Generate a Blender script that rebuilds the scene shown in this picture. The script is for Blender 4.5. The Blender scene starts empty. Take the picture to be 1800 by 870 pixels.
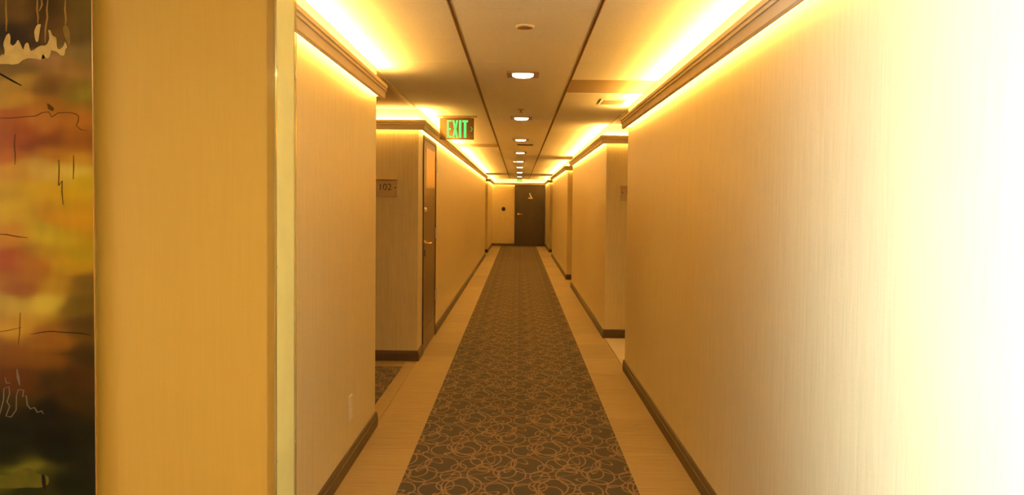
import bpy, bmesh, math, random
from mathutils import Vector, Matrix, noise as mnoise

random.seed(7)
sc = bpy.context.scene
COL = sc.collection
R = math.radians

# ------------------------------------------------------------------ camera
F = 1380.0                      # focal length in pixels of the 1800 px wide frame
CAM = Vector((0, 0, 1.35))
cd = bpy.data.cameras.new('camera')
cam = bpy.data.objects.new('camera', cd)
COL.objects.link(cam)
cd.sensor_width = 36.0
cd.lens = F * 36.0 / 1800.0
PITCH, ROLL, YAW = math.atan(50.0 / F), R(0.6), math.atan(11.0 / F)
cd.shift_y = -26.0 / 1800.0
cd.clip_start = 0.02
cam.matrix_world = (Matrix.Translation(CAM) @ Matrix.Rotation(YAW, 4, 'Z')
                    @ Matrix.Rotation(math.pi / 2 - PITCH, 4, 'X') @ Matrix.Rotation(ROLL, 4, 'Z'))
sc.camera = cam

# ------------------------------------------------------------------ world, exposure
w = bpy.data.worlds.new('world')
sc.world = w
w.use_nodes = True
w.node_tree.nodes['Background'].inputs[0].default_value = (1.0, 0.72, 0.42, 1)
w.node_tree.nodes['Background'].inputs[1].default_value = 0.05
sc.view_settings.view_transform = 'Standard'
sc.view_settings.look = 'None'
sc.view_settings.exposure = 0.3
sc.view_settings.gamma = 1.0
sc.view_settings.use_curve_mapping = False
sc.cycles.max_bounces = 8
sc.cycles.diffuse_bounces = 5
sc.cycles.glossy_bounces = 4
sc.cycles.sample_clamp_indirect = 6.0

# ------------------------------------------------------------------ light levels
LED_COL = (1.0, 0.52, 0.09)
LED_TOP = 74.0
LED_BOTTOM = 22.0
SPOT_COL = (1.0, 0.63, 0.14)
SPOT_W = 24.0


def area(name, loc, rot, sx, sy, power, col):
    l = bpy.data.lights.new(name, 'AREA')
    l.shape = 'RECTANGLE'
    l.size = sx
    l.size_y = sy
    l.energy = power
    l.color = col
    o = bpy.data.objects.new(name, l)
    o.location = loc
    o.rotation_euler = rot
    COL.objects.link(o)
    return o


# daylight added outside the frame on the left to whiten the right wall
wd = area('added_daylight', (-3.28, 0.12, 1.3), (0, R(-90), 0), 1.7, 1.7, 100.0, (0.80, 0.93, 1.0))
wd.data.spread = R(58)
# warm fill added under the lobby ceiling, no fixture seen
area('lobby_fill', (-1.2, -0.4, 2.12), (0, 0, 0), 1.2, 1.2, 12.0, (1.0, 0.62, 0.13))
# unseen fill light added inside the right-hand opening
area('opening_fill', (2.2, 7.15, 2.1), (0, 0, 0), 0.6, 0.6, 5.0, (1.0, 0.72, 0.30))

# ------------------------------------------------------------------ helpers
X0, X1 = -0.855, 0.883          # wall planes of the corridor
ZC = 2.15                       # ceiling height
YE = 25.4                       # end wall
YB = -2.5                       # lobby back wall


class MB:
    def __init__(self):
        self.bm = bmesh.new()

    def box(self, x0, x1, y0, y1, z0, z1):
        vs = [self.bm.verts.new(p) for p in
              [(x0, y0, z0), (x1, y0, z0), (x1, y1, z0), (x0, y1, z0),
               (x0, y0, z1), (x1, y0, z1), (x1, y1, z1), (x0, y1, z1)]]
        for f in [(0, 3, 2, 1), (4, 5, 6, 7), (0, 1, 5, 4), (1, 2, 6, 5), (2, 3, 7, 6), (3, 0, 4, 7)]:
            self.bm.faces.new([vs[i] for i in f])
        return self

    def prism(self, pts, a, b, axis='z'):
        """closed 2D polygon extruded from a to b along an axis"""
        def P(p, t):
            return {'z': (p[0], p[1], t), 'y': (p[0], t, p[1]), 'x': (t, p[0], p[1])}[axis]
        A = [self.bm.verts.new(P(p, a)) for p in pts]
        B = [self.bm.verts.new(P(p, b)) for p in pts]
        n = len(pts)
        self.bm.faces.new(A)
        self.bm.faces.new(B[::-1])
        for i in range(n):
            self.bm.faces.new([A[i], B[i], B[(i + 1) % n], A[(i + 1) % n]][::-1])
        return self

    def lathe(self, prof, c, axis='z', n=32):
        """profile of (radius, height) turned about an axis through c"""
        rings = []
        for r, h in prof:
            ring = []
            for k in range(n):
                a = 2 * math.pi * k / n
                u, v = r * math.cos(a), r * math.sin(a)
                d = {'z': (u, v, h), 'y': (u, h, v), 'x': (h, u, v)}[axis]
                ring.append(self.bm.verts.new((c[0] + d[0], c[1] + d[1], c[2] + d[2])))
            rings.append(ring)
        for a, b in zip(rings, rings[1:]):
            for k in range(n):
                self.bm.faces.new([a[k], a[(k + 1) % n], b[(k + 1) % n], b[k]])
        self.bm.faces.new(rings[0][::-1])
        self.bm.faces.new(rings[-1])
        return self

    def sweep(self, path, prof):
        """closed profile (offset from wall, z) swept along a plan path; offset goes to the right of travel"""
        P = [Vector(p) for p in path]
        loops = []
        for i, p in enumerate(P):
            def nrm(a, b):
                d = (b - a).normalized()
                return Vector((d.y, -d.x))
            if i == 0:
                m = nrm(P[0], P[1])
            elif i == len(P) - 1:
                m = nrm(P[-2], P[-1])
            else:
                n1, n2 = nrm(P[i - 1], p), nrm(p, P[i + 1])
                m = (n1 + n2)
                m = m / (m.dot(n1))
            loops.append([self.bm.verts.new((p.x + m.x * o, p.y + m.y * o, z)) for o, z in prof])
        n = len(prof)
        for a, b in zip(loops, loops[1:]):
            for k in range(n):
                self.bm.faces.new([a[k], a[(k + 1) % n], b[(k + 1) % n], b[k]])
        self.bm.faces.new(loops[0][::-1])
        self.bm.faces.new(loops[-1])
        return self

    def tube(self, pts, r, n=10):
        P = [Vector(p) for p in pts]
        rings = []
        for i, p in enumerate(P):
            d = (P[min(i + 1, len(P) - 1)] - P[max(i - 1, 0)]).normalized()
            up = Vector((0, 0, 1)) if abs(d.z) < 0.9 else Vector((1, 0, 0))
            u = d.cross(up).normalized()
            v = d.cross(u)
            rr = r[i] if isinstance(r, (list, tuple)) else r
            rings.append([self.bm.verts.new(p + u * rr * math.cos(2 * math.pi * k / n) + v * rr * math.sin(2 * math.pi * k / n))
                          for k in range(n)])
        for a, b in zip(rings, rings[1:]):
            for k in range(n):
                self.bm.faces.new([a[k], a[(k + 1) % n], b[(k + 1) % n], b[k]])
        self.bm.faces.new(rings[0][::-1])
        self.bm.faces.new(rings[-1])
        return self

    def build(self, name, mat, parent=None, smooth=False, bevel=0.0):
        bmesh.ops.recalc_face_normals(self.bm, faces=self.bm.faces)
        if bevel:
            bmesh.ops.bevel(self.bm, geom=list(self.bm.edges), offset=bevel, segments=2, affect='EDGES', profile=0.5)
        me = bpy.data.meshes.new(name)
        self.bm.to_mesh(me)
        self.bm.free()
        if mat:
            me.materials.append(mat)
        o = bpy.data.objects.new(name, me)
        COL.objects.link(o)
        if parent:
            o.parent = parent
            o.matrix_parent_inverse = Matrix.Translation(-parent.location) if parent.type == 'EMPTY' else Matrix.Identity(4)
        if smooth:
            for p in me.polygons:
                p.use_smooth = True
        return o


def tag(o, label, cat, group=None):
    o['label'] = label
    o['category'] = cat
    if group:
        o['group'] = group
    return o


def struct(o, label=None):
    o['kind'] = 'structure'
    if label:
        o['label'] = label
    return o


def thing(name, label, cat, loc, group=None):
    o = bpy.data.objects.new(name, None)
    COL.objects.link(o)
    o.location = loc
    o.empty_display_size = 0.05
    return tag(o, label, cat, group)


def text_mesh(txt, size, thick, mat, name, parent, M):
    cu = bpy.data.curves.new('t', 'FONT')
    cu.body = txt
    cu.size = size
    cu.extrude = thick
    cu.align_x = 'CENTER'
    cu.align_y = 'CENTER'
    t = bpy.data.objects.new('t', cu)
    COL.objects.link(t)
    dg = bpy.context.evaluated_depsgraph_get()
    me = bpy.data.meshes.new_from_object(t.evaluated_get(dg))
    bpy.data.objects.remove(t)
    bpy.data.curves.remove(cu)
    me.name = name
    me.materials.clear()
    me.materials.append(mat)
    me.transform(M)
    o = bpy.data.objects.new(name, me)
    COL.objects.link(o)
    o.parent = parent
    o.matrix_parent_inverse = Matrix.Translation(-parent.location)
    return o


# ------------------------------------------------------------------ materials
class NT:
    def __init__(self, name):
        self.m = bpy.data.materials.new(name)
        self.m.use_nodes = True
        self.t = self.m.node_tree
        self.b = self.t.nodes['Principled BSDF']
        self.out = self.t.nodes['Material Output']

    def n(self, typ, **kw):
        x = self.t.nodes.new(typ)
        for k, v in kw.items():
            setattr(x, k, v)
        return x

    def l(self, a, b):
        self.t.links.new(a, b)

    def pos(self, scale=(1, 1, 1)):
        g = self.n('ShaderNodeNewGeometry')
        v = self.n('ShaderNodeVectorMath', operation='MULTIPLY')
        v.inputs[1].default_value = scale
        self.l(g.outputs['Position'], v.inputs[0])
        return v.outputs[0]

    def noise(self, vec, scale, detail=3, rough=0.5):
        x = self.n('ShaderNodeTexNoise')
        x.inputs['Scale'].default_value = scale
        x.inputs['Detail'].default_value = detail
        x.inputs['Roughness'].default_value = rough
        if vec:
            self.l(vec, x.inputs['Vector'])
        return x.outputs['Fac']

    def ramp(self, fac, stops):
        r = self.n('ShaderNodeValToRGB')
        while len(r.color_ramp.elements) < len(stops):
            r.color_ramp.elements.new(0.5)
        for e, (p, c) in zip(r.color_ramp.elements, stops):
            e.position = p
            e.color = (*c, 1)
        self.l(fac, r.inputs[0])
        return r.outputs[0]

    def bump(self, h, strength, dist=0.002):
        b = self.n('ShaderNodeBump')
        b.inputs['Strength'].default_value = strength
        b.inputs['Distance'].default_value = dist
        self.l(h, b.inputs['Height'])
        self.l(b.outputs[0], self.b.inputs['Normal'])

    def math(self, op, a, b=None, c=None):
        m = self.n('ShaderNodeMath', operation=op)
        for i, v in enumerate((a, b, c)):
            if v is None:
                continue
            if isinstance(v, (int, float)):
                m.inputs[i].default_value = v
            else:
                self.l(v, m.inputs[i])
        return m.outputs[0]


def plain(name, col, rough=0.6, metal=0.0, var=0.06, scale=6.0, spec=0.5):
    t = NT(name)
    f = t.noise(t.pos(), scale, 4)
    lo = tuple(c * (1 - var) for c in col)
    hi = tuple(min(1, c * (1 + var)) for c in col)
    t.l(t.ramp(f, [(0.3, lo), (0.7, hi)]), t.b.inputs['Base Color'])
    t.b.inputs['Roughness'].default_value = rough
    t.b.inputs['Metallic'].default_value = metal
    t.b.inputs['Specular IOR Level'].default_value = spec
    return t.m


def emit(name, col, strength):
    t = NT(name)
    t.b.inputs['Base Color'].default_value = (*[c * 0.5 for c in col], 1)
    t.b.inputs['Emission Color'].default_value = (*col, 1)
    t.b.inputs['Emission Strength'].default_value = strength
    return t.m


WALL = (0.65, 0.56, 0.34)


def wallpaper(name='woven_wallpaper', WALL=WALL, streak=1.0):
    t = NT(name)
    fine = t.noise(t.pos((1, 1, 0.015)), 420.0, 2, 0.6)       # vertical threads
    mid = t.noise(t.pos((1, 1, 0.03)), 60.0, 3, 0.6)
    wft = t.noise(t.pos((0.05, 0.05, 1)), 500.0, 1)
    s = t.math('ADD', t.math('MULTIPLY', fine, 0.55), t.math('ADD', t.math('MULTIPLY', mid, 0.3), t.math('MULTIPLY', wft, 0.15)))
    lo = tuple(c * (1 - 0.14 * streak) for c in WALL)
    hi = tuple(c * (1 + 0.12 * streak) for c in WALL)
    t.l(t.ramp(s, [(0.35, lo), (0.65, hi)]), t.b.inputs['Base Color'])
    t.b.inputs['Roughness'].default_value = 0.36
    t.b.inputs['Specular IOR Level'].default_value = 0.55
    t.b.inputs['Anisotropic'].default_value = 0.85
    t.b.inputs['Anisotropic Rotation'].default_value = 0.25
    tg = t.n('ShaderNodeTangent', direction_type='RADIAL', axis='Z')
    t.l(tg.outputs[0], t.b.inputs['Tangent'])
    t.bump(s, 0.25, 0.0012)
    return t.m


def carpet_mat():
    t = NT('ring_pattern_carpet')
    T = 0.444
    base = t.pos((1 / T, 1 / 0.60, 0))
    wob = t.n('ShaderNodeTexNoise')
    wob.inputs['Scale'].default_value = 2.2
    t.l(base, wob.inputs['Vector'])
    wv = t.n('ShaderNodeVectorMath', operation='SCALE')
    t.l(wob.outputs['Color'], wv.inputs[0])
    wv.inputs['Scale'].default_value = 0.05
    ad = t.n('ShaderNodeVectorMath', operation='ADD')
    t.l(base, ad.inputs[0])
    t.l(wv.outputs[0], ad.inputs[1])
    base = ad.outputs[0]
    # centre x, y, half width, half length, turn in degrees (all in pattern repeats)
    E = [(0.12, 0.1, 0.13, 0.15, 10), (0.47, 0.17, 0.19, 0.21, -25), (0.83, 0.12, 0.12, 0.14, 30), (0.3, 0.42, 0.11, 0.13, 0),
         (0.66, 0.44, 0.18, 0.2, 20), (0.98, 0.45, 0.16, 0.18, -15), (0.16, 0.7, 0.19, 0.21, 30), (0.5, 0.74, 0.12, 0.14, -30),
         (0.82, 0.76, 0.19, 0.21, 5), (0.36, 0.93, 0.06, 0.2, 70), (0.68, 0.97, 0.055, 0.19, -60), (0.03, 0.88, 0.06, 0.19, 40),
         (0.52, 0.5, 0.055, 0.2, -80), (0.86, 0.33, 0.055, 0.18, 75), (0.17, 0.33, 0.055, 0.19, -50), (0.37, 0.62, 0.09, 0.1, 15),
         (0.6, 0.27, 0.05, 0.17, 35), (0.96, 0.68, 0.05, 0.17, -20), (0.27, 0.2, 0.1, 0.11, 0), (0.66, 0.64, 0.09, 0.1, 0),
         (0.72, 0.9, 0.05, 0.16, 10), (0.395, 0.056, 0.13, 0.143, 0), (0.895, 0.526, 0.13, 0.143, 0), (0.669, 0.854, 0.18, 0.198, 0),
         (0.408, 0.184, 0.18, 0.198, 0)]
    acc = None
    for cx, cy, a, b, rot in E:
        s = t.n('ShaderNodeVectorMath', operation='SUBTRACT')
        t.l(base, s.inputs[0])
        s.inputs[1].default_value = (cx - .5, cy - .5, 0)
        fr = t.n('ShaderNodeVectorMath', operation='FRACTION')
        t.l(s.outputs[0], fr.inputs[0])
        mp = t.n('ShaderNodeMapping', vector_type='TEXTURE')      # inverse: translate, rotate, scale
        mp.inputs['Location'].default_value = (.5, .5, 0)
        mp.inputs['Rotation'].default_value = (0, 0, R(rot))
        mp.inputs['Scale'].default_value = (a, b, 1)
        t.l(fr.outputs[0], mp.inputs['Vector'])
        ln = t.n('ShaderNodeVectorMath', operation='LENGTH')
        t.l(mp.outputs[0], ln.inputs[0])
        d = t.math('ABSOLUTE', t.math('SUBTRACT', ln.outputs['Value'], 1.0))
        d = t.math('MULTIPLY', d, min(a, b) * 0.55 + max(a, b) * 0.45)
        acc = d if acc is None else t.math('MINIMUM', acc, d)
    mr = t.n('ShaderNodeMapRange', interpolation_type='SMOOTHSTEP')
    mr.inputs['From Min'].default_value = 0.0125
    mr.inputs['From Max'].default_value = 0.0045
    t.l(acc, mr.inputs['Value'])
    tuft = t.noise(t.pos((1, 1, 0)), 260.0, 2, 0.7)
    patch = t.noise(t.pos((1, 1, 0)), 1.6, 3)
    dark = t.ramp(tuft, [(0.3, (0.013, 0.009, 0.006)), (0.7, (0.044, 0.031, 0.021))])
    line = t.ramp(tuft, [(0.3, (0.14, 0.086, 0.050)), (0.7, (0.225, 0.142, 0.083))])
    mx = t.n('ShaderNodeMix', data_type='RGBA')
    t.l(mr.outputs[0], mx.inputs['Factor'])
    t.l(dark, mx.inputs['A'])
    t.l(line, mx.inputs['B'])
    m2 = t.n('ShaderNodeMix', data_type='RGBA', blend_type='MULTIPLY')
    m2.inputs['Factor'].default_value = 0.5
    t.l(mx.outputs['Result'], m2.inputs['A'])
    t.l(t.ramp(patch, [(0.3, (0.7, 0.7, 0.7)), (0.7, (1.1, 1.1, 1.1))]), m2.inputs['B'])
    t.l(m2.outputs['Result'], t.b.inputs['Base Color'])
    t.b.inputs['Roughness'].default_value = 0.95
    t.b.inputs['Specular IOR Level'].default_value = 0.1
    t.b.inputs['Sheen Weight'].default_value = 0.15
    t.bump(t.math('ADD', tuft, t.math('MULTIPLY', mr.outputs[0], 0.4)), 0.5, 0.004)
    return t.m


def border_mat():
    t = NT('tan_streaked_border')
    oi = t.n('ShaderNodeObjectInfo')
    streak = t.noise(t.pos((1.2, 22, 1)), 3.0, 4, 0.6)
    fine = t.noise(t.pos((0.2, 1, 1)), 260.0, 2)
    s = t.math('ADD', t.math('MULTIPLY', streak, 0.7), t.math('MULTIPLY', fine, 0.3))
    s = t.math('ADD', s, t.math('MULTIPLY', t.math('SUBTRACT', oi.outputs['Random'], 0.5), 0.16))
    t.l(t.ramp(s, [(0.25, (0.175, 0.13, 0.078)), (0.55, (0.29, 0.22, 0.13)), (0.8, (0.37, 0.28, 0.17))]), t.b.inputs['Base Color'])
    t.b.inputs['Roughness'].default_value = 0.62
    t.b.inputs['Specular IOR Level'].default_value = 0.3
    t.bump(s, 0.15, 0.001)
    return t.m


def wood(name, c0, c1, rough=0.35, coat=0.0):
    t = NT(name)
    g = t.noise(t.pos((14, 14, 0.9)), 5.0, 5, 0.6)
    t.l(t.ramp(g, [(0.3, c0), (0.7, c1)]), t.b.inputs['Base Color'])
    t.b.inputs['Roughness'].default_value = rough
    t.b.inputs['Coat Weight'].default_value = coat
    t.b.inputs['Coat Roughness'].default_value = 0.12
    t.bump(g, 0.08, 0.001)
    return t.m


def clear_plastic():
    t = NT('clear_plastic')
    tr = t.n('ShaderNodeBsdfTransparent')
    tr.inputs[0].default_value = (0.98, 0.97, 0.93, 1)
    gl = t.n('ShaderNodeBsdfGlossy')
    gl.inputs['Roughness'].default_value = 0.06
    fr = t.n('ShaderNodeFresnel')
    fr.inputs[0].default_value = 1.6
    mx = t.n('ShaderNodeMixShader')
    t.l(t.math('MULTIPLY', fr.outputs[0], 0.45), mx.inputs[0])
    t.l(tr.outputs[0], mx.inputs[1])
    t.l(gl.outputs[0], mx.inputs[2])
    t.l(mx.outputs[0], t.out.inputs[0])
    return t.m


def sign_panel_mat():
    t = NT('tinted_acrylic')
    tr = t.n('ShaderNodeBsdfTransparent')
    tr.inputs[0].default_value = (0.75, 0.62, 0.45, 1)
    t.b.inputs['Base Color'].default_value = (0.20, 0.12, 0.07, 1)
    t.b.inputs['Roughness'].default_value = 0.15
    mx = t.n('ShaderNodeMixShader')
    mx.inputs[0].default_value = 0.72
    t.l(tr.outputs[0], mx.inputs[1])
    t.l(t.b.outputs[0], mx.inputs[2])
    t.l(mx.outputs[0], t.out.inputs[0])
    return t.m


M_WALL = wallpaper()
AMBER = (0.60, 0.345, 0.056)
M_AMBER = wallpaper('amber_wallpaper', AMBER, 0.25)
M_CARPET = carpet_mat()
M_BORDER = border_mat()
M_PAINT = plain('cream_paint', (0.84, 0.84, 0.40), 0.5)
M_TILE = plain('ceiling_tile_white', (0.84, 0.82, 0.82), 0.9, var=0.04, scale=60)
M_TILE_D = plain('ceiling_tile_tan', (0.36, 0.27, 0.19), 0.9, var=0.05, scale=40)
M_GRID = plain('brown_grid_bar', (0.30, 0.19, 0.11), 0.5)
M_PLASTER = plain('ceiling_plaster', (0.55, 0.46, 0.36), 0.9, scale=3)
M_CORN = plain('cornice_paint', (0.62, 0.53, 0.37), 0.55)
M_BASE = plain('dark_baseboard', (0.062, 0.036, 0.020), 0.45)
M_TILEF = plain('cream_floor_tile', (0.75, 0.68, 0.55), 0.25, var=0.05, scale=4)
M_LEDT = emit('led_strip_up', LED_COL, LED_TOP)
M_LEDB = emit('led_strip_down', LED_COL, LED_BOTTOM)
M_LAMP = emit('glow_lens', (1.0, 0.84, 0.55), 14.0)
M_GREEN = emit('green_letters', (0.05, 1.0, 0.16), 1.3)
M_GREEN_D = emit('green_letters_dim', (0.05, 0.75, 0.12), 0.35)
M_TRIM = plain('bronze_trim', (0.36, 0.25, 0.15), 0.4, 0.3)
M_WOOD = wood('door_veneer_brown', (0.10, 0.052, 0.026), (0.17, 0.09, 0.045), 0.34, 0.2)
M_WOODD = wood('door_veneer_dark', (0.020, 0.013, 0.010), (0.040, 0.026, 0.019), 0.5)
M_BRASS = plain('polished_brass', (0.85, 0.62, 0.28), 0.18, 1.0)
M_SHEET = plain('gilt_sheet', (0.70, 0.47, 0.20), 0.36, 1.0)
M_STEEL = plain('satin_steel', (0.72, 0.66, 0.56), 0.35, 1.0)
M_PLATE = plain('ivory_plastic', (0.72, 0.62, 0.46), 0.35)
M_BLACK = plain('dark_slot', (0.02, 0.013, 0.008), 0.5)
M_SIGN = plain('brown_sign_plate', (0.50, 0.39, 0.24), 0.4)
M_SIGNT = plain('sign_number', (0.10, 0.055, 0.025), 0.4)
M_WHITE = plain('pale_vinyl', (0.78, 0.72, 0.66), 0.5)
M_CLEAR = clear_plastic()
M_ACRYL = sign_panel_mat()

# ------------------------------------------------------------------ floor
XB0, XB1 = -0.553, 0.580        # edges of the patterned runner
floor = struct(MB().box(-3.6, 3.2, YB - .1, YE + .1, -0.06, -0.006).build('floor', M_BORDER),
               'tan floor with a patterned runner along its middle')
tile_me = {}


def floor_tile(x0, x1, y0, y1):
    k = (round(x1 - x0, 3), round(y1 - y0, 3))
    if k not in tile_me:
        o = MB().box(0.001, k[0] - .001, 0.001, k[1] - .001, -0.006, 0.0).build('border_tile', M_BORDER, floor)
        tile_me[k] = o.data
    else:
        o = bpy.data.objects.new('border_tile', tile_me[k])
        COL.objects.link(o)
        o.parent = floor
    o.location = (x0, y0, 0)


TL = 0.66
y = 0.3
while y < YE - 0.01:
    y1 = min(y + TL, YE)
    floor_tile(X0, XB0, y, y1)
    floor_tile(XB1, X1, y, y1)
    y = y1
# alcove floors
MB().box(-0.945, X0 - .001, 4.7, 6.68, -0.006, 0.0).build('threshold_strip', M_BORDER, floor)
MB().box(-3.4, -0.946, 6.43, 6.68, -0.006, 0.0).build('threshold_strip', M_BORDER, floor)
MB().box(X1 + .012, 3.0, 6.4, 7.95, -0.006, 0.001).build('cream_tile_area', M_TILEF, floor)['label'] = 'cream tiled floor in the opening on the right'
MB().box(X1, X1 + .012, 6.4, 7.95, -0.006, 0.002).build('threshold_strip', M_TRIM, floor)

tag(MB().box(XB0, XB1, YB, YE - .02, -0.006, 0.004).build('carpet_runner', M_CARPET),
    'long brown carpet runner with interlaced tan rings down the corridor', 'carpet')
tag(MB().box(-3.4, -0.947, 4.72, 6.42, -0.006, 0.004).build('alcove_carpet', M_CARPET),
    'piece of ring patterned brown carpet inside the left alcove', 'carpet')

# ------------------------------------------------------------------ walls
def wall(name, *b, label=None, mat=None):
    return struct(MB().box(*b).build(name, mat or M_WALL), label)


WH = ZC + 0.05
wall('wall_left', -3.4, X0, 2.60, 4.70, 0, WH, label='near left corridor wall in tan woven wallpaper')
wall('wall_left.001', -3.4, X0, 6.68, 20.2, 0, WH, label='long left corridor wall with a brown door')
wall('wall_left.002', -3.4, X0, 21.8, YE, 0, WH, label='last short piece of the left corridor wall')
wall('wall_left.003', -3.6, -3.4, YB, 22, 0, WH, label='outer wall closing the left alcoves')
wall('wall_front', -3.4, -0.745, 2.39, 2.60, 0, WH, label='wall facing the camera where the painting hangs', mat=M_AMBER)
MB().box(-0.745, -0.742, 2.392, 2.598, 0, ZC - .001).build('wall_end_panel', M_PAINT,
                                                      bpy.data.objects['wall_front'])['label'] = 'smooth pale yellow end face of the wall'
wall('wall_right', X1, 3.0, YB, 6.40, 0, WH, label='near right corridor wall, washed white by daylight')
wall('wall_right.001', X1, 3.0, 7.95, 12.9, 0, WH, label='second right corridor wall beyond the opening')
wall('wall_right.002', X1, 3.0, 14.2, 20.5, 0, WH, label='third right corridor wall')
wall('wall_right.003', X1, 3.0, 22.2, YE, 0, WH, label='last short right wall beside the end door')
wall('wall_right.004', 3.0, 3.2, YB, YE, 0, WH, label='outer wall closing the right openings')
wall('wall_end', -3.6, 3.2, YE, YE + .2, 0, WH, label='end wall of the corridor with the dark door')
wall('wall_back', -3.6, 3.2, YB - .2, YB, 0, WH, label='lobby wall behind the camera')
# doors to rooms close the two far openings on the right and the far one on the left
wall('wall_recess', 1.75, 1.85, 12.9, 14.2, 0, WH)
wall('wall_recess.001', 1.75, 1.85, 20.5, 22.2, 0, WH)
wall('wall_recess.002', -1.75, -1.65, 20.2, 21.8, 0, WH)

# ------------------------------------------------------------------ ceiling
ceiling = struct(MB().box(-3.6, 3.2, YB - .2, YE + .2, ZC + .012, ZC + .1).build('ceiling', M_PLASTER),
                 'suspended ceiling of square tiles with brown runners')
GX = (-0.284, 0.322)
TS = 0.606
cme = {}


def ceil_tile(x0, x1, y0, dark=False):
    k = (round(x1 - x0, 3), dark)
    g = 0.0016
    if k not in cme:
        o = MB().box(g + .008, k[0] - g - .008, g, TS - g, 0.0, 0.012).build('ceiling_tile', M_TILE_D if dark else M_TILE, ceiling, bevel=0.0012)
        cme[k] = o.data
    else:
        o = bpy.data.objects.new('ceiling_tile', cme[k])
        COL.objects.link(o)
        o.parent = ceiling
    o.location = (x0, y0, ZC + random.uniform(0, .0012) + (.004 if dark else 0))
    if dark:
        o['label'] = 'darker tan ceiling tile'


y = 3.245 - TS * 9
while y < YE - .1:
    for i, (a, b) in enumerate(((X0 - .02, GX[0]), (GX[0], GX[1]), (GX[1], X1 + .02))):
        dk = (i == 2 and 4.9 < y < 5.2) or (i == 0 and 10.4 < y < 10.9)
        ceil_tile(a, b, y, dk)
    y += TS
for gx in GX:
    b = MB()
    b.box(gx - .0095, gx - .004, YB, YE, ZC - .001, ZC + .012)
    b.box(gx + .004, gx + .0095, YB, YE, ZC - .001, ZC + .012)
    b.box(gx - .004, gx + .004, YB, YE, ZC + .005, ZC + .012)
    b.build('grid_runner', M_GRID, ceiling)
# edge trims where the ceiling opens into the alcoves
for s, xx, ya, yb in ((-1, X0, 4.7, 6.68), (-1, X0, 20.2, 21.8), (1, X1, 6.4, 7.95), (1, X1, 12.9, 14.2), (1, X1, 20.5, 22.2)):
    MB().box(min(xx + s * .012, xx + s * .042), max(xx + s * .012, xx + s * .042), ya, yb, ZC - .006, ZC + .012).build('edge_trim', M_CORN, ceiling)
MB().box(-3.4, X0 - .045, 4.7, 6.68, ZC - .001, ZC + .012).build('alcove_ceiling', M_PLASTER, ceiling)
MB().box(X1 + .045, 3.0, 6.4, 7.95, ZC - .001, ZC + .012).build('alcove_ceiling', M_PLASTER, ceiling)

# ------------------------------------------------------------------ lit cornices
PROF = [(0.067, 2.050), (0.067, 2.030), (0.060, 2.028), (0.060, 2.022), (0.063, 2.020), (0.063, 2.012), (0.056, 2.010),
        (0.052, 1.972), (0.047, 1.968), (0.034, 1.968), (0.034, 1.990), (0.0, 1.990), (0.0, 2.032), (0.057, 2.032), (0.057, 2.050)]
CORN = [([(X0, 2.60), (X0, 4.70)], 'near left lit cornice, ending at the alcove'),
        ([(-3.4, 6.68), (X0, 6.68), (X0, 20.2)], 'lit cornice round the alcove corner and over the brown door'),
        ([(-1.65, 21.8), (X0, 21.8), (X0, YE), (X1, YE), (X1, 22.2), (1.75, 22.2)], 'lit cornice across the end wall'),
        ([(X1, 20.5), (X1, 14.2), (1.75, 14.2)], 'lit cornice on the third right wall'),
        ([(X1, 12.9), (X1, 7.95), (3.0, 7.95)], 'lit cornice on the second right wall'),
        ([(X1, 6.40), (X1, YB)], 'near right lit cornice, ending at the opening')]
for i, (path, lab) in enumerate(CORN):
    c = struct(MB().sweep(path, PROF).build('trim_%d' % (i + 1), M_CORN), lab)
    MB().sweep(path, [(0.008, 2.032), (0.054, 2.032), (0.054, 2.049), (0.008, 2.049)]).build('led_strip', M_LEDT, c)['label'] = 'glowing strip on top of the cornice'
    MB().sweep(path, [(0.004, 1.986), (0.030, 1.986), (0.030, 1.989), (0.004, 1.989)]).build('led_strip', M_LEDB, c)['label'] = 'glowing strip under the cornice'

# ------------------------------------------------------------------ baseboards
BP = [(0, 0.0), (0.015, 0.0), (0.015, 0.060), (0.012, 0.063), (0.012, 0.078), (0.006, 0.088), (0, 0.089)]
BASES = [('baseboard_left', [(-0.742, 2.60), (X0, 2.60), (X0, 4.70), (-3.4, 4.70)]),
         ('baseboard_left', [(-3.4, 6.68), (X0, 6.68), (X0, 7.0)]),
         ('baseboard_left', [(X0, 8.05), (X0, 20.2), (-1.65, 20.2)]),
         ('baseboard_left', [(-1.65, 21.8), (X0, 21.8), (X0, YE), (-0.12, YE)]),
         ('baseboard_right', [(X1, YE), (X1, 22.2), (1.75, 22.2)]),
         ('baseboard_right', [(1.75, 20.5), (X1, 20.5), (X1, 14.2), (1.75, 14.2)]),
         ('baseboard_right', [(1.75, 12.9), (X1, 12.9), (X1, 7.95), (3.0, 7.95)]),
         ('baseboard_right', [(3.0, 6.40), (X1, 6.40), (X1, YB)]),
         ('baseboard_front', [(-3.4, 2.39), (-0.742, 2.39), (-0.742, 2.60)])]
for nm, path in BASES:
    struct(MB().sweep(path, BP).build(nm, M_BASE))

# ------------------------------------------------------------------ unseen window added on the left to light the near right wall
win = struct(MB().box(-3.40, -3.36, -0.45, -0.40, 0.40, 2.05).box(-3.40, -3.36, 1.30, 1.35, 0.40, 2.05)
             .box(-3.40, -3.36, -0.40, 1.30, 0.40, 0.45).box(-3.40, -3.36, -0.40, 1.30, 2.0, 2.05)
             .box(-3.40, -3.37, 0.43, 0.47, 0.45, 2.0).build('added_window_1', M_PAINT), 'added lobby window out of frame, lighting the right wall')
MB().box(-3.399, -3.385, -0.40, 1.30, 0.45, 2.0).build('glow_pane', emit('added_window_glow', (0.96, 0.97, 1.0), 3.0), win)  # glowing sheet added behind the window frame to brighten ceiling and walls

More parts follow.
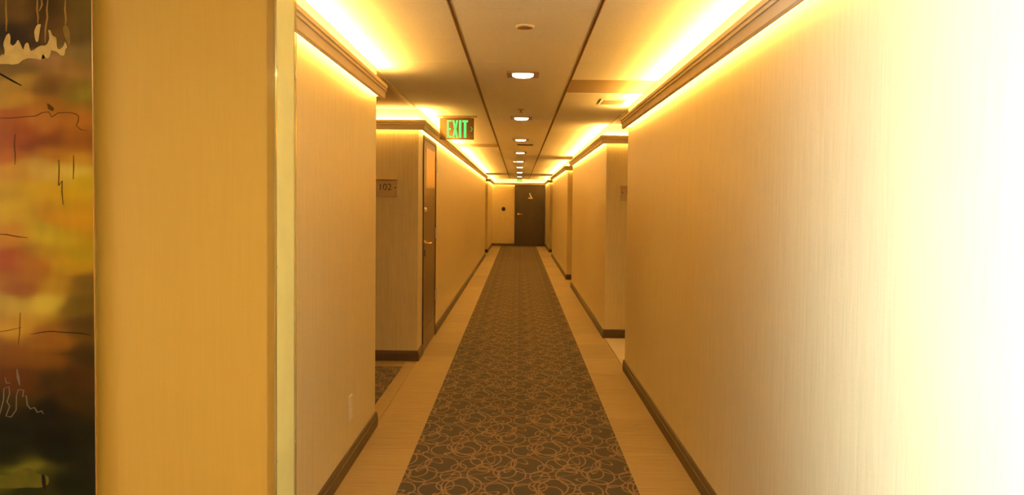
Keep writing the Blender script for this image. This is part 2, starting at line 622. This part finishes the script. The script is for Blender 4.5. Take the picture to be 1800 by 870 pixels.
# ------------------------------------------------------------------ door on the left wall
D0, D1, DT = 7.0, 8.05, 1.958
door = struct(MB().box(X0 - .03, X0 + .004, D0 + .03, D1 - .03, 0.008, DT - .03).build('door_1', M_WOOD),
              'glossy brown door in the left wall')
fr = MB()
fr.box(X0 - .03, X0 + .010, D0, D0 + .028, 0, DT)
fr.box(X0 - .03, X0 + .010, D1 - .028, D1, 0, DT)
fr.box(X0 - .03, X0 + .010, D0 + .028, D1 - .028, DT - .028, DT)
fr.build('door_frame', M_WOODD, door)
MB().box(X0 + .0042, X0 + .007, D0 + .05, D1 - .05, 0.01, 0.2).build('kick_plate', M_WOOD, door)
hx = X0 + .004
lv = MB().lathe([(.028, 0), (.028, .008), (.012, .012), (.012, .045)], (hx, D0 + .12, 0.985), 'x', 20).build('lever_rose', M_BRASS, door)
MB().tube([(hx + .045, D0 + .11, .985), (hx + .052, D0 + .15, .985), (hx + .052, D0 + .22, .984), (hx + .046, D0 + .25, .983)],
          [.011, .011, .010, .009]).build('lever_handle', M_BRASS, door, True)
MB().box(hx, hx + .006, D0 + .095, D0 + .145, 0.87, 0.93).build('card_reader', M_BLACK, door)
MB().lathe([(.024, 0), (.024, .012), (.016, .020)], (hx, D0 + .13, 1.29), 'x', 20).build('deadbolt', M_STEEL, door)
for z in (1.73, 1.05, 0.41):
    h = MB().box(X0 + .010, X0 + .014, D1 - .05, D1 + .02, z - .055, z + .055)
    h.lathe([(.009, -.058), (.009, .058)], (X0 + .016, D1 - .015, z), 'z', 12)
    h.build('hinge', M_STEEL, door)
nb = MB().box(hx, hx + .007, 7.16, 7.90, 1.49, 1.86).build('notice_frame', M_BRASS, door)
MB().box(hx + .0071, hx + .0085, 7.175, 7.885, 1.505, 1.845).build('notice_sheet', M_SHEET, door)

# ------------------------------------------------------------------ end door
dx0, dx1 = -0.125, 0.862
d2 = struct(MB().box(dx0 + .03, dx1 - .03, YE - .045, YE - .002, 0.006, 1.955).build('door_2', M_WOODD),
            'dark brown door at the end of the corridor')
fr = MB()
fr.box(dx0, dx0 + .03, YE - .055, YE, 0, 1.985)
fr.box(dx1 - .03, dx1, YE - .055, YE, 0, 1.985)
fr.box(dx0 + .03, dx1 - .03, YE - .055, YE, 1.957, 1.985)
fr.build('door_frame', M_WOODD, d2)
MB().lathe([(.034, 0), (.034, -.01), (.014, -.014), (.014, -.05)], (0.0, YE - .045, 1.03), 'y', 20).build('lever_rose', M_BRASS, d2)
MB().tube([(0.0, YE - .095, 1.03), (0.06, YE - .10, 1.03), (0.13, YE - .095, 1.025)], .013).build('lever_handle', M_BRASS, d2, True)
# pale stair pictogram of the door
b = MB()
cx, cz, q = 0.385, 1.60, 0.68
b.prism([(cx - .055 * q, cz + .10 * q), (cx, cz + .11 * q), (cx + .11 * q, cz - .10 * q), (cx + .03 * q, cz - .10 * q)], YE - .050, YE - .046, 'y')
b.prism([(cx - .12 * q, cz - .06 * q), (cx - .04 * q, cz - .02 * q), (cx + .03 * q, cz - .075 * q), (cx + .02 * q, cz - .10 * q), (cx - .10 * q, cz - .10 * q)], YE - .0505, YE - .046, 'y')
b.lathe([(.022, 0), (.022, -.005)], (cx - .025, YE - .045, cz + .095), 'y', 16)
b.build('stair_pictogram', M_WHITE, d2)

# fittings of the end wall
t = thing('round_wall_knob', 'dark round knob on the pale end wall left of the dark door', 'knob', (-0.485, YE, 1.195))
MB().lathe([(.058, 0), (.058, -.012), (.045, -.03), (.02, -.036)], (-0.485, YE, 1.195), 'y', 24).build('knob', M_BLACK, t)
MB().lathe([(.068, 0), (.068, -.006)], (-0.485, YE, 1.195), 'y', 24).build('backplate', M_TRIM, t)
t = thing('door_plate', 'small faint tan plate above the round knob on the end wall', 'sign', (-0.39, YE, 1.50))
MB().box(-0.47, -0.31, YE - .006, YE, 1.47, 1.53).build('plate', M_CORN, t, bevel=.001)

# ------------------------------------------------------------------ room signs
def room_sign(x, y, z, txt, label):
    t = thing('room_sign', label, 'sign', (x, y, z), 'room number signs')
    MB().box(x - .105, x + .105, y - .008, y, z - .075, z + .065).build('plate', M_SIGN, t, bevel=.0015)
    MB().box(x - .107, x + .107, y - .016, y, z + .066, z + .076).build('top_rail', M_BRASS, t, bevel=.001)
    for s in (-1, 1):
        MB().lathe([(.007, 0), (.007, -.002)], (x + s * .088, y - .008, z + .005), 'y', 14).build('marker', M_SIGNT, t)
    text_mesh(txt, .078, .001, M_SIGNT, 'number', t,
              Matrix.Translation((x, y - .0095, z + .008)) @ Matrix.Rotation(math.pi / 2, 4, 'X') @ Matrix.Diagonal((1, 1, 1, 1)))


room_sign(-1.137, 6.68, 1.475, '102', 'brown room sign reading 102 on the left alcove wall')
room_sign(1.135, 7.95, 1.475, '103', 'brown room sign half hidden behind the near right wall')

# ------------------------------------------------------------------ wall socket
t = thing('wall_socket', 'ivory socket plate low on the near left wall', 'socket', (X0, 3.99, 0.30))
MB().box(X0, X0 + .008, 3.953, 4.027, 0.238, 0.362).build('cover_plate', M_PLATE, t, bevel=.002)
for z in (0.325, 0.275):
    MB().box(X0 + .008, X0 + .0105, 3.972, 4.008, z - .016, z + .016).build('outlet', M_PLATE, t, bevel=.0008)

# ------------------------------------------------------------------ corner guards
def corner_guard(cx, cy, sx, sy, label):
    """clear L strip: one wing along x (sx away), the other along y (sy away)"""
    t = thing('corner_guard', label, 'corner guard', (cx, cy, 0), 'clear corner guards')
    th, wd = .0025, .024
    ox, oy = cx + th, cy - th * sy
    zb = .092
    b = MB()
    b.box(min(cx - wd, ox), max(cx - wd, ox), min(cy, oy), max(cy, oy), zb, ZC - .004)
    b.box(cx, ox, min(cy, cy + sy * .012), max(cy, cy + sy * .012), zb, ZC - .004)
    b.build('plastic_angle', M_CLEAR, t)
    for z in (1.76, 1.15, 0.55):
        MB().lathe([(.0045, 0), (.0035, .0022), (.001, .003)], (ox, cy + sy * .006, z), 'x', 14).build('screw', M_STEEL, t, True)
    MB().box(ox - .0008, ox + .0016, min(cy, oy) - .0008, max(cy, oy) + .0008, zb, ZC - .004).build('edge_bead', M_BRASS, t)


corner_guard(-0.742, 2.39, -1, 1, 'clear plastic guard on the near corner of the pale wall end')
corner_guard(-0.742, 2.60, -1, -1, 'clear plastic guard on the far corner of the pale wall end')

# ------------------------------------------------------------------ downlights
LY = (4.86, 7.3, 9.72, 12.15, 14.6, 16.9, 19.6, 22.6)
ORD = ('nearest', 'second', 'third', 'fourth', 'fifth', 'sixth', 'seventh', 'farthest')


def make_downlight(x, y, label):
    t = thing('ceiling_downlight', label, 'ceiling light', (x, y, ZC), 'downlights along the middle of the ceiling')
    s, r = .098, .066
    b = MB()
    b.box(x - s, x + s, y - s, y - r, ZC - .008, ZC)
    b.box(x - s, x + s, y + r, y + s, ZC - .008, ZC)
    b.box(x - s, x - r, y - r, y + r, ZC - .008, ZC)
    b.box(x + r, x + s, y - r, y + r, ZC - .008, ZC)
    b.build('square_trim', M_TRIM, t)
    MB().lathe([(.064, 0), (.062, -.012), (.050, -.018)], (x, y, ZC), 'z', 28).build('lens', M_LAMP, t)
    l = bpy.data.lights.new('downlight_lamp', 'SPOT')
    l.energy = SPOT_W
    l.color = SPOT_COL
    l.spot_size = R(100)
    l.spot_blend = 0.7
    l.shadow_soft_size = 0.05
    o = bpy.data.objects.new('downlight_lamp', l)
    COL.objects.link(o)
    o.parent = t
    o.location = (0, 0, -0.02)
    return t


for i, y in enumerate(LY):
    make_downlight(0.018, y, '%s square recessed downlight in the middle row of ceiling tiles' % ORD[i]
                   if i in (0, 7) else '%s ceiling downlight counting from the near end' % ORD[i])
t = thing('glint_fitting', 'tiny ceiling fitting left of the fifth downlight, its glint made to glow', 'ceiling fitting', (-0.08, 14.62, ZC))
MB().lathe([(.03, 0), (.028, -.012), (.015, -.02)], (-0.08, 14.62, ZC), 'z', 20).build('glow_lens', emit('glint_glow', (1, .62, .25), 3.0), t)  # bright reflection on the fitting put in as a glowing dot
MB().lathe([(.036, 0), (.036, -.004)], (-0.08, 14.62, ZC), 'z', 20).build('fitting_ring', M_TRIM, t)

# ceiling fittings
t = thing('sprinkler_cover', 'round tan cover plate in the nearest visible middle ceiling tile', 'sprinkler', (0.02, 3.56, ZC))
MB().lathe([(.043, 0), (.043, -.004), (.040, -.005)], (0.02, 3.56, ZC), 'z', 36).build('cover_rim', M_TILE, t)
MB().lathe([(.037, -.005), (.036, -.008)], (0.02, 3.56, ZC), 'z', 36).build('cover_disc', M_TRIM, t)
t = thing('ceiling_sprinkler', 'small dark sprinkler head just before the second downlight', 'sprinkler', (0.01, 6.66, ZC))
MB().lathe([(.032, 0), (.030, -.005), (.012, -.007)], (0.01, 6.66, ZC), 'z', 24).build('escutcheon', M_TRIM, t)
MB().lathe([(.008, -.007), (.008, -.022), (.018, -.024), (.018, -.026)], (0.01, 6.66, ZC), 'z', 16).build('deflector', M_TRIM, t)


def vent(x0, x1, y0, y1, n, label, fm, sm):
    t = thing('ceiling_vent', label, 'vent', ((x0 + x1) / 2, (y0 + y1) / 2, ZC))
    f = .016
    b = MB()
    b.box(x0, x1, y0, y0 + f, ZC - .007, ZC).box(x0, x1, y1 - f, y1, ZC - .007, ZC)
    b.box(x0, x0 + f, y0 + f, y1 - f, ZC - .007, ZC).box(x1 - f, x1, y0 + f, y1 - f, ZC - .007, ZC)
    b.build('frame', fm, t)
    MB().box(x0 + f, x1 - f, y0 + f, y1 - f, ZC - .0012, ZC - .0002).build('backing', M_SIGN, t)
    for k in range(n):
        yy = y0 + f + (y1 - y0 - 2 * f) * (k + .5) / n
        MB().prism([(yy - .004, ZC - .0065), (yy - .002, ZC - .0065), (yy + .006, ZC - .0015), (yy + .004, ZC - .0015)],
                   x0 + f, x1 - f, 'x').build('slat', sm, t)


vent(0.615, 0.815, 5.95, 6.27, 9, 'rectangular ceiling vent beside the near right cornice', M_TILE, M_TILE)
vent(-0.03, 0.19, 10.42, 10.62, 6, 'dark slotted ceiling vent behind the third downlight', M_TRIM, M_BLACK)

# ------------------------------------------------------------------ exit signs
def glyph(b, ch, x, z, wd, ht, s, y0, y1):
    if ch in 'EIT':
        if ch == 'E':
            b.box(x, x + s, y0, y1, z, z + ht)
            for k, L in ((0, 1), (.5, .85), (1, 1)):
                zz = z + (ht - s * .8) * k
                b.box(x + s, x + wd * L, y0, y1, zz, zz + s * .8)
        if ch == 'I':
            b.box(x + wd / 2 - s / 2, x + wd / 2 + s / 2, y0, y1, z, z + ht)
        if ch == 'T':
            b.box(x, x + wd, y0, y1, z + ht - s * .8, z + ht)
            b.box(x + wd / 2 - s / 2, x + wd / 2 + s / 2, y0, y1, z, z + ht - s * .8)
    if ch == 'X':
        q = s * 1.1
        m = wd / 2
        b.prism([(x, z), (x + q, z), (x + m + q * .15, z + ht / 2), (x + q, z + ht), (x, z + ht), (x + m - q * .55, z + ht / 2)], y0, y1, 'y')
        b.prism([(x + wd, z), (x + wd, z), (x + wd - q, z), (x + m - q * .15, z + ht / 2), (x + wd - q, z + ht), (x + wd, z + ht), (x + m + q * .55, z + ht / 2)][1:], y0, y1, 'y')


def exit_sign(x0, x1, y, z0, z1, label, stroke, lx0, lx1, arrow=True):
    t = thing('exit_sign', label, 'exit sign', ((x0 + x1) / 2, y, ZC), 'green exit signs')
    MB().box(x0 - .025, x1 + .03, y - .03, y + .03, ZC - .010, ZC).build('canopy', M_TRIM, t, bevel=.001)
    MB().box(x0 + .03, x1 - .03, y - .009, y + .009, z1, ZC - .010).build('lamp_housing', M_TRIM, t)
    MB().box(x0, x1, y - .003, y + .003, z0, z1).build('sign_panel', M_ACRYL, t, bevel=.0008)
    H = (z1 - z0) * .80
    zb = z0 + (z1 - z0) * .09
    W = lx1 - lx0
    ws = [.22, .26, .12, .26]
    xx = lx0
    for ch, wf in zip('EXIT', ws):
        b = MB()
        glyph(b, ch, xx, zb, W * wf, H, stroke * (.72 if ch in 'EX' else .95), y - .0052, y - .0034)
        xx += W * (wf + .045)
        b.build('letter', M_GREEN, t)
    if arrow:
        c = x1 - .022
        zc = zb + H / 2
        MB().prism([(c - .012, zc - .022), (c - .002, zc - .022), (c + .012, zc), (c - .002, zc + .022), (c - .012, zc + .022), (c + .002, zc)],
                   y - .0052, y - .0034, 'y').build('arrow', M_GREEN_D, t)


exit_sign(-0.728, -0.415, 7.2, 1.935, 2.132, 'hanging green EXIT sign near the left cornice', .021, -.662, -.470)
exit_sign(-0.07, 0.12, 24.6, 2.045, 2.132, 'tiny far green EXIT sign above the end door', .022, -.058, .108, False)

# ------------------------------------------------------------------ painting
PY = 2.352                       # plane of the painted face
PX1, PX0 = -1.279, -2.45
PZ0, PZ1 = 0.28, 2.08
rot = cam.matrix_world.to_3x3()


def on_canvas(px, py):
    d = rot @ Vector(((px - 900) / F, (409 - py) / F, -1))
    k = PY / d.y
    return d.x * k, 1.35 + d.z * k


def s2l(c):
    c /= 255.0
    return c / 12.92 if c < .04045 else ((c + .055) / 1.055) ** 2.4


ILL = [s2l(212) / .62, s2l(159) / .42, s2l(77) / .125]   # light falling on the painting
CP = [(20, 20, 75, 50, 15), (62, 20, 50, 32, 6), (35, 20, 130, 78, 20), (82, 40, 60, 34, 6), (100, 40, 110, 65, 15), (140, 30, 105, 72, 18),
      (140, 90, 130, 90, 30), (30, 60, 50, 30, 5), (10, 55, 48, 34, 8), (50, 70, 50, 30, 5), (80, 110, 155, 98, 42), (120, 120, 150, 95, 30), (20, 125, 120, 80, 25),
      (30, 160, 165, 110, 25), (72, 160, 105, 58, 10), (130, 160, 125, 80, 15), (30, 190, 180, 115, 20), (100, 190, 150, 85, 10),
      (148, 165, 140, 110, 20), (140, 190, 140, 90, 15), (20, 220, 165, 75, 10), (70, 215, 175, 95, 20), (130, 215, 170, 90, 15), (30, 240, 150, 60, 5),
      (60, 250, 120, 45, 5), (95, 245, 105, 42, 5), (140, 245, 150, 75, 10), (20, 270, 180, 85, 5), (100, 265, 170, 95, 10), (140, 270, 190, 120, 20),
      (30, 305, 190, 120, 15), (80, 300, 200, 140, 40), (130, 295, 205, 150, 40), (30, 340, 190, 130, 5), (100, 340, 200, 135, 5),
      (145, 320, 195, 140, 10), (30, 380, 195, 135, 5), (100, 380, 195, 120, 5), (150, 370, 190, 120, 5), (20, 415, 185, 105, 5),
      (80, 410, 190, 140, 10), (140, 430, 170, 120, 5), (15, 450, 155, 60, 5), (60, 460, 160, 85, 5), (110, 460, 180, 120, 5),
      (42, 500, 145, 70, 5), (100, 500, 170, 110, 10), (150, 500, 110, 70, 10), (20, 530, 185, 130, 30), (80, 530, 190, 140, 30),
      (140, 540, 100, 65, 5), (30, 570, 185, 120, 20), (90, 590, 140, 75, 10), (150, 580, 85, 50, 5), (30, 620, 120, 60, 5),
      (90, 640, 115, 60, 5), (150, 620, 60, 35, 5), (20, 660, 90, 40, 5), (90, 662, 60, 35, 5), (140, 660, 70, 35, 5),
      (20, 700, 55, 35, 5), (80, 720, 25, 18, 5), (140, 710, 60, 35, 5), (20, 760, 25, 20, 5), (90, 770, 20, 15, 3),
      (140, 760, 30, 22, 5), (20, 800, 22, 18, 4), (100, 800, 22, 18, 5), (10, 845, 70, 60, 10), (50, 830, 115, 95, 20),
      (80, 845, 60, 50, 10), (120, 850, 25, 22, 5), (150, 830, 30, 22, 8), (50, 868, 40, 35, 8),
      (-80, 40, 90, 60, 18), (-80, 200, 150, 90, 15), (-80, 350, 190, 125, 10), (-80, 520, 150, 80, 8), (-80, 700, 40, 28, 6), (-80, 860, 30, 25, 6),
      (-250, 60, 120, 80, 25), (-250, 250, 170, 80, 10), (-250, 450, 190, 140, 15), (-250, 620, 110, 55, 8), (-250, 820, 25, 20, 6)]
CPW = []
for px, py, r, g, b_ in CP:
    x, z = on_canvas(px, py)
    CPW.append((x, z, s2l(r) / ILL[0], s2l(g) / ILL[1], s2l(b_) / ILL[2]))

pt = thing('abstract_painting', 'large glossy abstract painting in amber, ochre and black at the left edge', 'painting', ((PX0 + PX1) / 2, 2.38, PZ0))
NX, NZ = 110, 170
bm = bmesh.new()
grid = [[bm.verts.new((PX0 + (PX1 - PX0) * i / NX, PY, PZ0 + (PZ1 - PZ0) * j / NZ)) for i in range(NX + 1)] for j in range(NZ + 1)]
for j in range(NZ):
    for i in range(NX):
        bm.faces.new([grid[j][i], grid[j][i + 1], grid[j + 1][i + 1], grid[j + 1][i]])
me = bpy.data.meshes.new('canvas')
bm.to_mesh(me)
bm.free()
att = me.color_attributes.new('pigment', 'FLOAT_COLOR', 'POINT')
for v in me.vertices:
    x, z = v.co.x, v.co.z
    q = Vector((x * 5, z * 9, 3.1))
    wx = x + 0.035 * mnoise.noise(q) + 0.012 * mnoise.noise(q * 3.3)
    wz = z + 0.034 * mnoise.noise(q + Vector((9, 4, 2))) + 0.010 * mnoise.noise(q * 3.1 + Vector((2, 7, 1)))
    S = R_ = G_ = B_ = 0
    for a, c, r, g, b_ in CPW:
        d = (((wx - a) * 0.8) ** 2 + ((wz - c) * 1.55) ** 2) / 0.0013
        k = 1 / (0.6 + d * d)
        S += k
        R_ += k * r
        G_ += k * g
        B_ += k * b_
    f = 0.93 + 0.10 * mnoise.noise(Vector((x * 40, z * 12, 0))) + 0.22 * mnoise.noise(Vector((x * 6, z * 22, 5)))
    att.data[v.index].color = (min(1, R_ / S * f), min(1, G_ / S * f), min(1, B_ / S * f), 1)
tm = NT('painted_canvas')
at = tm.n('ShaderNodeAttribute', attribute_name='pigment')
tm.l(at.outputs['Color'], tm.b.inputs['Base Color'])
tm.b.inputs['Roughness'].default_value = 0.25
tm.b.inputs['Specular IOR Level'].default_value = 0.12
me.materials.append(tm.m)
o = bpy.data.objects.new('canvas', me)
COL.objects.link(o)
o.parent = pt
o.matrix_parent_inverse = Matrix.Translation(-pt.location)
MB().box(PX0, PX1, PY + .0005, PY + .006, PZ0, PZ1).box(PX0 + .05, PX1 - .035, PY + .006, 2.389, PZ0 + .05, PZ1 - .05).build('backing_board', M_BLACK, pt)
MB().box(PX1, PX1 + .0022, PY - .001, PY + .006, PZ0, PZ1).box(PX0 - .0035, PX0, PY - .001, PY + .006, PZ0, PZ1)\
    .box(PX0, PX1, PY - .001, PY + .006, PZ1, PZ1 + .0035).box(PX0, PX1, PY - .001, PY + .006, PZ0 - .0035, PZ0).build('gold_edge', M_BRASS, pt)


def mark_mat(name, rgb):
    return plain(name, tuple(s2l(c) / i for c, i in zip(rgb, ILL)), 0.7, var=.12, scale=30, spec=0.03)


MK_CREAM = mark_mat('cream_pigment', (200, 145, 68))
MK_DARK = mark_mat('black_pigment', (38, 22, 8))
MK_BROWN = mark_mat('brown_pigment', (92, 50, 10))
MK_GREY = mark_mat('grey_pigment', (112, 84, 55))
MK_DRIP = mark_mat('ochre_pigment', (150, 98, 34))


def poly_mark(name, pts, mat, lift=.0008):
    bm = bmesh.new()
    P = []
    for i in range(len(pts)):                     # soften corners a little
        a, b2 = pts[i], pts[(i + 1) % len(pts)]
        P += [(a[0] * .8 + b2[0] * .2, a[1] * .8 + b2[1] * .2), (a[0] * .2 + b2[0] * .8, a[1] * .2 + b2[1] * .8)]
    vs = []
    for px, py in P:
        x, z = on_canvas(px, py)
        vs.append(bm.verts.new((x, PY - lift, z)))
    f = bm.faces.new(vs)
    bmesh.ops.triangulate(bm, faces=[f])
    r = bmesh.ops.extrude_face_region(bm, geom=bm.faces[:])
    for v in [g for g in r['geom'] if isinstance(g, bmesh.types.BMVert)]:
        v.co.y += lift * .9
    m = MB()
    m.bm.free()
    m.bm = bm
    return m.build(name, mat, pt)


def ribbon(name, pts, wpx, mat, lift=.0009):
    bm = bmesh.new()
    n = len(pts)
    prev = None
    for i, p in enumerate(pts):
        a, b2 = Vector(pts[max(i - 1, 0)]), Vector(pts[min(i + 1, n - 1)])
        d = (b2 - a).normalized()
        s = Vector((-d.y, d.x)) * (wpx / 2) * (0.45 if i in (0, n - 1) else 1.0)
        c = Vector(p)
        q = []
        for e in (c + s, c - s):
            x, z = on_canvas(e.x, e.y)
            q.append(bm.verts.new((x, PY - lift, z)))
        for e in (c - s, c + s):
            x, z = on_canvas(e.x, e.y)
            q.append(bm.verts.new((x, PY - .0001, z)))
        if prev:
            for k in range(4):
                bm.faces.new([prev[k], prev[(k + 1) % 4], q[(k + 1) % 4], q[k]])
        else:
            bm.faces.new(q)
        prev = q
    bm.faces.new(prev[::-1])
    m = MB()
    m.bm.free()
    m.bm = bm
    return m.build(name, mat, pt)


Z1 = lambda L: [(a / 3.62, b / 3.62) for a, b in L]
poly_mark('cream_mark', Z1([(-60, 400), (0, 408), (45, 406), (80, 412), (120, 405), (140, 385), (180, 368), (240, 375), (262, 383), (275, 340),
                            (285, 368), (308, 374), (322, 345), (325, 318), (365, 330), (385, 352), (410, 355), (416, 310), (427, 305), (424, 285),
                            (415, 262), (405, 295), (378, 318), (362, 300), (362, 240), (332, 225), (322, 192), (305, 190), (318, 240), (298, 290),
                            (255, 290), (200, 328), (190, 310), (182, 275), (170, 270), (158, 285), (150, 320), (142, 305), (116, 248), (98, 282),
                            (80, 292), (66, 278), (68, 240), (60, 210), (40, 225), (20, 280), (32, 330), (25, 350), (10, 345), (0, 375), (-60, 370)]), MK_CREAM)
poly_mark('cream_mark', Z1([(238, 155), (262, 153), (256, 180), (250, 215), (244, 262), (232, 270), (222, 240), (218, 195)]), MK_CREAM)
for L in ([(40, -30), (38, 60), (42, 130), (40, 200)], [(240, -30), (236, 60), (243, 110), (240, 150)], [(262, -30), (268, 30), (250, 70)],
          [(308, -30), (298, 60), (302, 110), (290, 180), (288, 270)], [(418, -30), (414, 60), (420, 120), (416, 165)]):
    ribbon('drip', Z1(L), 3.2, MK_DRIP, .0005)
poly_mark('drip', Z1([(400, 165), (430, 165), (445, 205), (448, 260), (440, 300), (425, 262), (405, 215)]), mark_mat('umber', (135, 92, 32)), .0004)
ribbon('black_mark', Z1([(-20, 458), (0, 470), (40, 492), (90, 520), (138, 545)]), 3.0, MK_DARK)
ribbon('fine_line', Z1([(-40, 752), (60, 752), (150, 744), (230, 738), (270, 715), (310, 712), (330, 745), (370, 718), (430, 715), (480, 722), (500, 740),
                        (498, 770), (486, 800), (515, 825), (560, 832)]), 1.3, MK_BROWN)
poly_mark('black_mark', Z1([(300, 655), (318, 665), (345, 690), (338, 708), (318, 700), (305, 690)]), MK_BROWN)
Z2 = lambda L: [(a / 2.56, 220 + b / 2.56) for a, b in L]
ribbon('fine_line', Z2([(68, 40), (64, 90), (69, 130), (67, 178)]), 1.4, MK_BROWN)
ribbon('black_mark', Z2([(265, 155), (266, 200), (264, 272), (280, 250), (279, 300), (284, 358)]), 1.7, MK_BROWN)
ribbon('black_mark', Z2([(331, 135), (332, 190), (330, 243)]), 1.8, MK_BROWN)
ribbon('fine_line', Z2([(-20, 490), (30, 492), (80, 502), (125, 506)]), 1.8, MK_BROWN)
Z3 = lambda L: [(a / 2.806, 560 + b / 2.806) for a, b in L]
ribbon('fine_line', Z3([(100, -30), (98, 60), (90, 130)]), 1.2, MK_BROWN)
ribbon('fine_line', Z3([(150, 78), (200, 68), (250, 62), (320, 68), (400, 72), (450, 82)]), 1.2, MK_DARK)
ribbon('fine_line', Z3([(-20, 68), (40, 58), (110, 42)]), 1.1, MK_BROWN)
ribbon('grey_mark', Z3([(25, 290), (32, 318), (52, 318)]), 2.2, MK_GREY)
ribbon('grey_mark', Z3([(-20, 500), (0, 470), (18, 400), (20, 345), (45, 335), (48, 370), (35, 410), (48, 432), (30, 480), (55, 485), (80, 450),
                        (82, 380), (90, 350), (118, 352), (112, 385), (130, 380), (135, 425), (150, 445), (170, 438), (185, 462), (205, 455), (216, 470)]), 1.9, MK_GREY)
ribbon('grey_mark', Z3([(84, 250), (90, 290), (98, 328)]), 5.0, MK_GREY)
poly_mark('ochre_patch', Z3([(-30, 770), (60, 775), (100, 735), (150, 735), (190, 768), (240, 775), (242, 815), (200, 835), (140, 832), (60, 838), (-30, 835)]),
          mark_mat('olive_pigment', (92, 74, 16)), .0004)
poly_mark('black_mark', Z3([(205, 768), (222, 770), (228, 820), (222, 850), (208, 820)]), MK_DARK, .0009)
